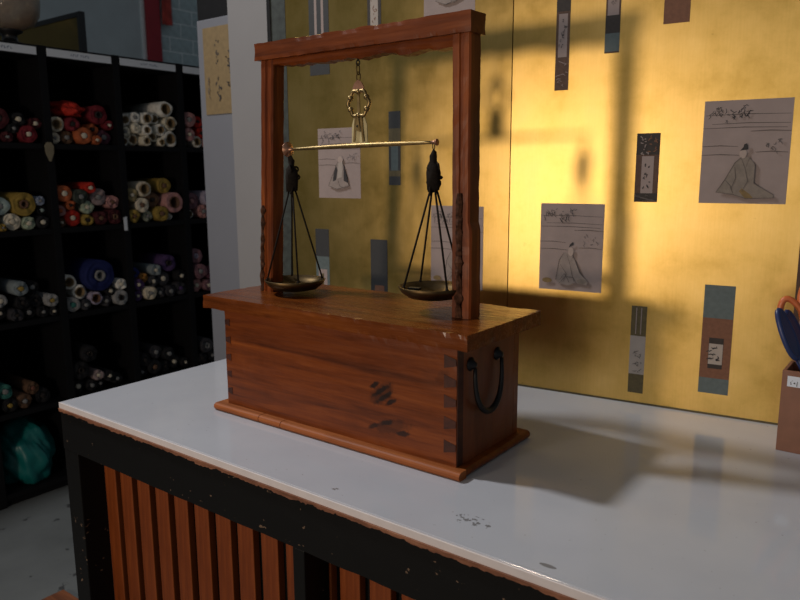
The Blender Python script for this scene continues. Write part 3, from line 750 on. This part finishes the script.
ROLLS = {
 (0, 0): [(1.379,0.736,0.046,'maroon','dark'), (1.444,0.736,0.028,'black','cream'), (1.407,0.707,0.020,'black','grey'), (1.445,0.656,0.036,'crimson','cream'), (1.498,0.712,0.024,'maroon','cream'), (1.353,0.656,0.027,'maroon','dark'), (1.395,0.661,0.023,'maroon','grey')],
 (0, 1): [(1.577,0.724,0.033,'cream','open'), (1.650,0.690,0.030,'crimson','dark'), (1.785,0.727,0.043,'crimson','dark'), (1.579,0.656,0.025,'cream','grey'), (1.625,0.650,0.029,'brown','grey'), (1.696,0.657,0.038,'orange','cream'), (1.754,0.688,0.026,'orange','dark'), (1.750,0.642,0.021,'orange','cream'), (1.807,0.652,0.035,'plum','grey'), (1.834,0.695,0.022,'crimson','cream')],
 (0, 2): [(2.118,0.803,0.042,'white','open'), (1.891,0.745,0.031,'white','open'), (1.946,0.740,0.027,'white','grey'), (2.008,0.752,0.032,'white','open'), (2.060,0.746,0.028,'white','open'), (2.068,0.706,0.032,'white','open'), (2.135,0.731,0.038,'ivory','open'), (1.892,0.689,0.027,'ivory','grey'), (1.942,0.696,0.027,'ivory','cream'), (1.999,0.703,0.027,'white','open'), (1.883,0.646,0.022,'white','open'), (1.934,0.652,0.031,'ivory','open'), (1.985,0.649,0.027,'ivory','open'), (2.037,0.650,0.028,'ivory','open'), (2.086,0.652,0.023,'ivory','open'), (2.141,0.663,0.042,'white','open')],
 (0, 3): [(2.222,0.773,0.038,'pink','grey'), (2.286,0.767,0.029,'red','dark'), (2.224,0.712,0.034,'pink','cream'), (2.250,0.666,0.029,'white','open'), (2.300,0.720,0.029,'red','dark'), (2.315,0.669,0.024,'pink','grey')],
 (1, 0): [(1.338,0.392,0.039,'paleteal','grey'), (1.418,0.374,0.052,'mustard','brown'), (1.489,0.363,0.020,'paleblue','grey'), (1.522,0.357,0.021,'black','paleteal'), (1.325,0.339,0.027,'black','dark'), (1.387,0.300,0.036,'ivory','cream'), (1.446,0.292,0.028,'palegreen','cream'), (1.496,0.301,0.029,'black','cream'), (1.316,0.285,0.020,'black','cream'), (1.346,0.279,0.016,'mustard','grey')],
 (1, 1): [(1.565,0.413,0.037,'orange','cream'), (1.643,0.398,0.034,'darkgreen','grey'), (1.692,0.397,0.026,'red','cream'), (1.747,0.391,0.039,'greypink','grey'), (1.799,0.380,0.031,'pink','brown'), (1.568,0.351,0.025,'pink','orange'), (1.684,0.350,0.030,'palegreen','cream'), (1.752,0.330,0.031,'maroon','brown'), (1.799,0.319,0.035,'maroon','brown'), (1.564,0.301,0.021,'brown','cream'), (1.635,0.310,0.038,'red','cream'), (1.702,0.294,0.026,'mustard','dark'), (1.603,0.350,0.021,'orange','dark')],
 (1, 2): [(1.900,0.417,0.032,'olive','cream'), (1.982,0.411,0.037,'cream','open'), (2.104,0.445,0.038,'mustard','brown'), (2.005,0.359,0.037,'brown','dark'), (2.125,0.350,0.052,'pink','open'), (1.926,0.349,0.036,'cream','brown'), (1.901,0.300,0.032,'mustard','brown'), (1.958,0.297,0.028,'greygreen','grey'), (2.027,0.298,0.037,'mustard','brown'), (2.087,0.290,0.019,'white','cream')],
 (1, 3): [(2.224,0.375,0.044,'mauve','pink'), (2.299,0.412,0.040,'lilac','grey'), (2.232,0.307,0.024,'white','open'), (2.286,0.310,0.035,'pink','grey')],
 (2, 0): [(1.371,0.092,0.032,'greyblue','mustard'), (1.430,0.081,0.029,'black','grey'), (1.488,0.032,0.029,'grey','mustard'), (1.307,-0.004,0.028,'black','cream'), (1.290,0.058,0.028,'grey','cream'), (1.430,0.028,0.029,'black','dark'), (1.363,0.008,0.028,'black','dark'), (1.410,-0.053,0.029,'black','grey'), (1.459,-0.056,0.025,'black','grey'), (1.513,-0.069,0.021,'black','cream'), (1.349,-0.056,0.028,'charcoal','dark'), (1.278,-0.064,0.020,'black','cream')],
 (2, 1): [(1.677,0.052,0.074,'navy','grey'), (1.594,0.045,0.034,'white','open'), (1.607,-0.014,0.034,'white','open'), (1.601,-0.074,0.034,'grey','teal'), (1.706,-0.041,0.031,'lilac','open'), (1.757,-0.012,0.022,'black','cream'), (1.813,0.017,0.027,'white','cream'), (1.813,-0.047,0.036,'grey','dark'), (1.661,-0.079,0.026,'charcoal','grey'), (1.757,-0.071,0.027,'charcoal','grey')],
 (2, 2): [(1.883,0.060,0.027,'blue','dark'), (1.924,0.055,0.023,'ochre','ochre'), (1.984,0.077,0.028,'greyblue','cream'), (2.049,0.065,0.043,'purple','dark'), (1.893,-0.002,0.028,'purple','cream'), (1.957,0.009,0.028,'charcoal','cream'), (2.033,-0.000,0.038,'charcoal','cream'), (1.948,-0.042,0.033,'cream','grey'), (2.001,-0.059,0.028,'charcoal','grey'), (2.056,-0.071,0.029,'charcoal','grey'), (2.109,-0.034,0.034,'charcoal','purple'), (2.137,0.031,0.029,'black','cream'), (1.898,-0.073,0.028,'purple','cream')],
 (2, 3): [(2.223,0.082,0.040,'mauve','lilac'), (2.230,0.016,0.040,'mauve','grey'), (2.287,0.045,0.035,'plum','grey'), (2.220,-0.053,0.035,'pink','cream'), (2.274,-0.060,0.030,'mauve','cream')],
 (3, 0): [(1.276,-0.318,0.032,'teal','grey'), (1.295,-0.407,0.032,'black','mustard'), (1.373,-0.354,0.029,'brown','rust'), (1.352,-0.404,0.033,'brown','grey'), (1.419,-0.404,0.034,'black','dark')],
 (3, 1): [(1.586,-0.410,0.035,'black','cream'), (1.642,-0.414,0.027,'black','grey'), (1.623,-0.359,0.026,'greypink','cream'), (1.722,-0.373,0.027,'black','cream'), (1.694,-0.422,0.022,'black','grey'), (1.500,-0.358,0.043,'black','dark'), (1.562,-0.323,0.039,'black','dark'), (1.753,-0.417,0.027,'black','grey')],
 (3, 2): [(1.906,-0.390,0.038,'black','brown'), (1.978,-0.366,0.034,'charcoal','grey'), (2.042,-0.335,0.034,'black','grey'), (2.089,-0.415,0.034,'black','cream'), (2.148,-0.412,0.025,'black','cream'), (1.843,-0.385,0.033,'black','dark'), (1.789,-0.416,0.028,'black','grey'), (2.026,-0.406,0.029,'black','dark')],
 (3, 3): [(2.242,-0.374,0.041,'charcoal','grey'), (2.191,-0.400,0.030,'black','dark'), (2.269,-0.432,0.031,'black','grey')],
}

ORD = ['first', 'second', 'third', 'fourth', 'fifth', 'sixth', 'seventh', 'eighth', 'ninth', 'tenth']
ROWN = ['top row', 'second row down', 'third row down', 'fourth row down']; CUBN = ['leftmost cubby', 'second cubby', 'third cubby', 'cubby beside the white board']
def settle(L, y0, y1, zf):
    c = [[a[0], a[1], a[2]*(.96 if len(L) < 14 else .88)] for a in L]
    for it in range(260):
        for p in c: p[1] -= .0005 if it < 160 else 0
        for _ in range(4):
            for i in range(len(c)):
                for j in range(i+1, len(c)):
                    dy, dz = c[j][0]-c[i][0], c[j][1]-c[i][1]; d = math.hypot(dy, dz) or 1e-6; ov = c[i][2]+c[j][2]+.0006-d
                    if ov > 0:
                        k = ov*.5/d; c[i][0] -= dy*k; c[i][1] -= dz*k; c[j][0] += dy*k; c[j][1] += dz*k
            for p in c:
                p[0] = min(max(p[0], y0+p[2]), y1-p[2]); p[1] = max(p[1], zf+p[2]+.0005)
    return c
rn = random.Random(21)
for (row, cub), L in ROLLS.items():
    y0, y1 = YD[cub+2]+.017, YD[cub+3]-.017
    pos = settle(L, y0, y1, ZR[row])
    meanz = sum(p[1] for p in pos)/len(pos)
    order = sorted(range(len(L)), key=lambda i: pos[i][0])
    cnt = {}
    for i in order:
        y, z, r = pos[i]; fab, core = L[i][3], L[i][4]
        lay = 'upper' if pos[i][1]-pos[i][2] > ZR[row]+.022 else 'bottom'
        k = cnt.get((lay, fab), 0); cnt[(lay, fab)] = k+1
    tot = dict(cnt); cnt = {}
    for i in order:
        y, z, r = pos[i]; fab, core = L[i][3], L[i][4]
        lay = 'upper' if pos[i][1]-pos[i][2] > ZR[row]+.022 else 'bottom'
        k = cnt.get((lay, fab), 0); cnt[(lay, fab)] = k+1
        pre = '' if tot[(lay, fab)] == 1 else ORD[k]+' '
        lab = f"{pre}{WORD.get(fab, fab)} roll {'from left ' if pre else ''}in {lay} layer, {ROWN[row]}, {CUBN[cub]}"
        xe = XS-.012+rn.uniform(-.028, .012); Lg = .34
        t = thing('fabric_roll', lab, 'fabric roll', (xe, y, CT+z), (rn.uniform(0, 6.28), 0, 0), 'fabric rolls in the black cubby shelf')
        op = core == 'open'
        rc = r*(rn.uniform(.55, .66) if op else rn.uniform(.26, .36)); sq = rn.uniform(-.004, .004)
        bm = bmesh.new()
        lathe(bm, [(rc+.0006, -Lg), (r, -Lg), (r, -.006), (r*.94, 0), (r*.80, -.004+sq), (r*.68 if not op else rc+.004, .001+sq*.5), (rc+.0006, -.004), (rc+.0006, -Lg+.001)], 20, 'X')
        for v in bm.verts:
            a = math.atan2(v.co.z, v.co.y); q = math.hypot(v.co.y, v.co.z)
            if q > rc+.002: s_ = .975+.05*noise.noise(Vector((math.cos(a)*1.3, math.sin(a)*1.3, y*37+z*53+v.co.x*3))); v.co.y *= s_; v.co.z *= s_
            if v.co.x > -.05: v.co.x += .012*noise.noise(Vector((math.cos(a)*1.6, math.sin(a)*1.6, r*500)))
        mesh_obj('wound_fabric', bm, fabm(fab), t, smooth=True)
        bm = bmesh.new()
        wall = .0016 if op else max(.0025, rc*.35)
        hollow = op or rc > .012
        if hollow: lathe(bm, [(rc, -Lg), (rc, .003), (rc-wall, .003), (rc-wall, -.09), (0, -.091)], 18, 'X')
        else: lathe(bm, [(rc, -Lg), (rc, .003), (rc*.8, .0045), (0, .0045)], 16, 'X')
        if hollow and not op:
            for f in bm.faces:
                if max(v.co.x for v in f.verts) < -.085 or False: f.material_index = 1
        mesh_obj('core_tube', bm, [corem('kraft' if op and fab in ('white', 'ivory', 'cream') else ('brown' if op else core)), M_hole], t, smooth=True)

# crumpled cloth heaps lying on the rolls and in the bottom cubby
def heap(name, loc, dims, mat, label, seed, amp=.25):
    bm = bmesh.new(); bmesh.ops.create_icosphere(bm, subdivisions=5, radius=1)
    for v in bm.verts:
        n = v.co.normalized(); f = noise.noise(n*2.1+Vector((seed, 0, 0)))*amp
        ridge = abs(noise.noise(Vector((n.x*1.5, n.y*5+n.z*2.2, seed))))*amp*.8
        p = n*(1+f-ridge*.6)
        v.co = Vector((p.x*dims[0], p.y*dims[1], max(p.z, -.55)*dims[2]))
    zmin = min(v.co.z for v in bm.verts)
    for v in bm.verts: v.co.z -= zmin
    return tag(mesh_obj(name, bm, mat, None, loc, True), label, 'cloth')
heap('folded_cloth', (-3.13, 1.372, CT-.799), (.17, .124, .165), M_tealc, 'crumpled bright teal satin cloth in the bottom cubby', 3.1)
heap('folded_cloth', (-3.10, 1.668, CT+.735), (.14, .070, .044), fabm('red'), 'crumpled bright red cloth lying on rolls in the top row', 6.3, .3)
# hanging tags
def htag(name, y, ztop, h, w, mat, label, diamond):
    t = thing(name, label, 'tag', (XS+.004, y, CT+ztop))
    bm = bmesh.new(); tube(bm, [(0, 0, 0), (.001, .001, -.02), (.002, 0, -.034)], .0008, 6); mesh_obj('string', bm, M_cord, t)
    p = [(-w, -.034-h*.15), (-w*.5, -.03), (w*.5, -.03), (w, -.034-h*.15), (w*.9, -.034-h*.55), (w*.2, -.034-h), (-w*.2, -.034-h), (-w*.9, -.034-h*.55)] if diamond else [(-w, -.034), (w, -.03), (w, -.034-h), (-w, -.034-h)]
    bm = bmesh.new(); prism(bm, p, -.001, .001); mesh_obj('card', bm, mat, t, (.003, 0, 0), rot=(0, 0, PI/2))
    return t
htag('hanging_tag', 1.528, .652, .072, .019, simple('tan_tag', (.20, .17, .11, 1), .7), 'tan pointed paper tag hanging between the first two cubbies', True)
htag('hanging_tag', 1.846, .335, .058, .008, M_label, 'narrow white paper tag hanging between second and third cubbies', False)

# ------------------------------------------------------------ things on and behind the shelf
jr = thing('glass_jar', 'round gold flecked glass jar on a black stand atop the shelf', 'jar', (-3.08, 1.475, CT+1.0))
bm = bmesh.new(); lathe(bm, [(0, 0), (.055, 0), (.055, .012), (.03, .02), (.028, .045), (.05, .056), (.05, .062), (0, .062)], 24); mesh_obj('stand', bm, M_sdark, jr)
bm = bmesh.new(); lathe(bm, [(0, .0625), (.05, .064), (.09, .082), (.115, .12), (.122, .17), (.118, .25), (.095, .31), (.06, .335), (.055, .37), (.06, .375), (.052, .372), (.055, .333), (.09, .306), (.112, .25), (.116, .17), (.109, .124), (.085, .09), (.045, .071), (0, .070)], 40)
mesh_obj('vessel', bm, M_glass, jr, smooth=True)
gs = thing('gold_panel_screen', 'dull gold panel with black frame standing behind the shelf', 'screen', (-3.46, 2.0, 0))
mesh_obj('gold_panel', bx(-1.0, -.03, .004, .022, .03, CT+1.245), M_gold2, gs)
for a in ((-1.03, -1.0, 0, CT+1.27), (-.03, 0, 0, CT+1.27)): mesh_obj('frame_stile', bx(a[0], a[1], 0, .028, a[2], a[3], .002), M_sdark, gs)
for a in ((0, .03), (CT+1.245, CT+1.27)): mesh_obj('frame_rail', bx(-1.0, -.03, 0, .028, a[0], a[1], .002), M_sdark, gs)
pk = mesh_obj('floor_board', rough(-2.185, -1.92, .86, 1.05, .0, .012, 8, 6, 1, .0008, .0015, 20, 2, .002), M_plank, None)
tag(pk, 'short brown wooden board lying on the floor behind the counter', 'board')
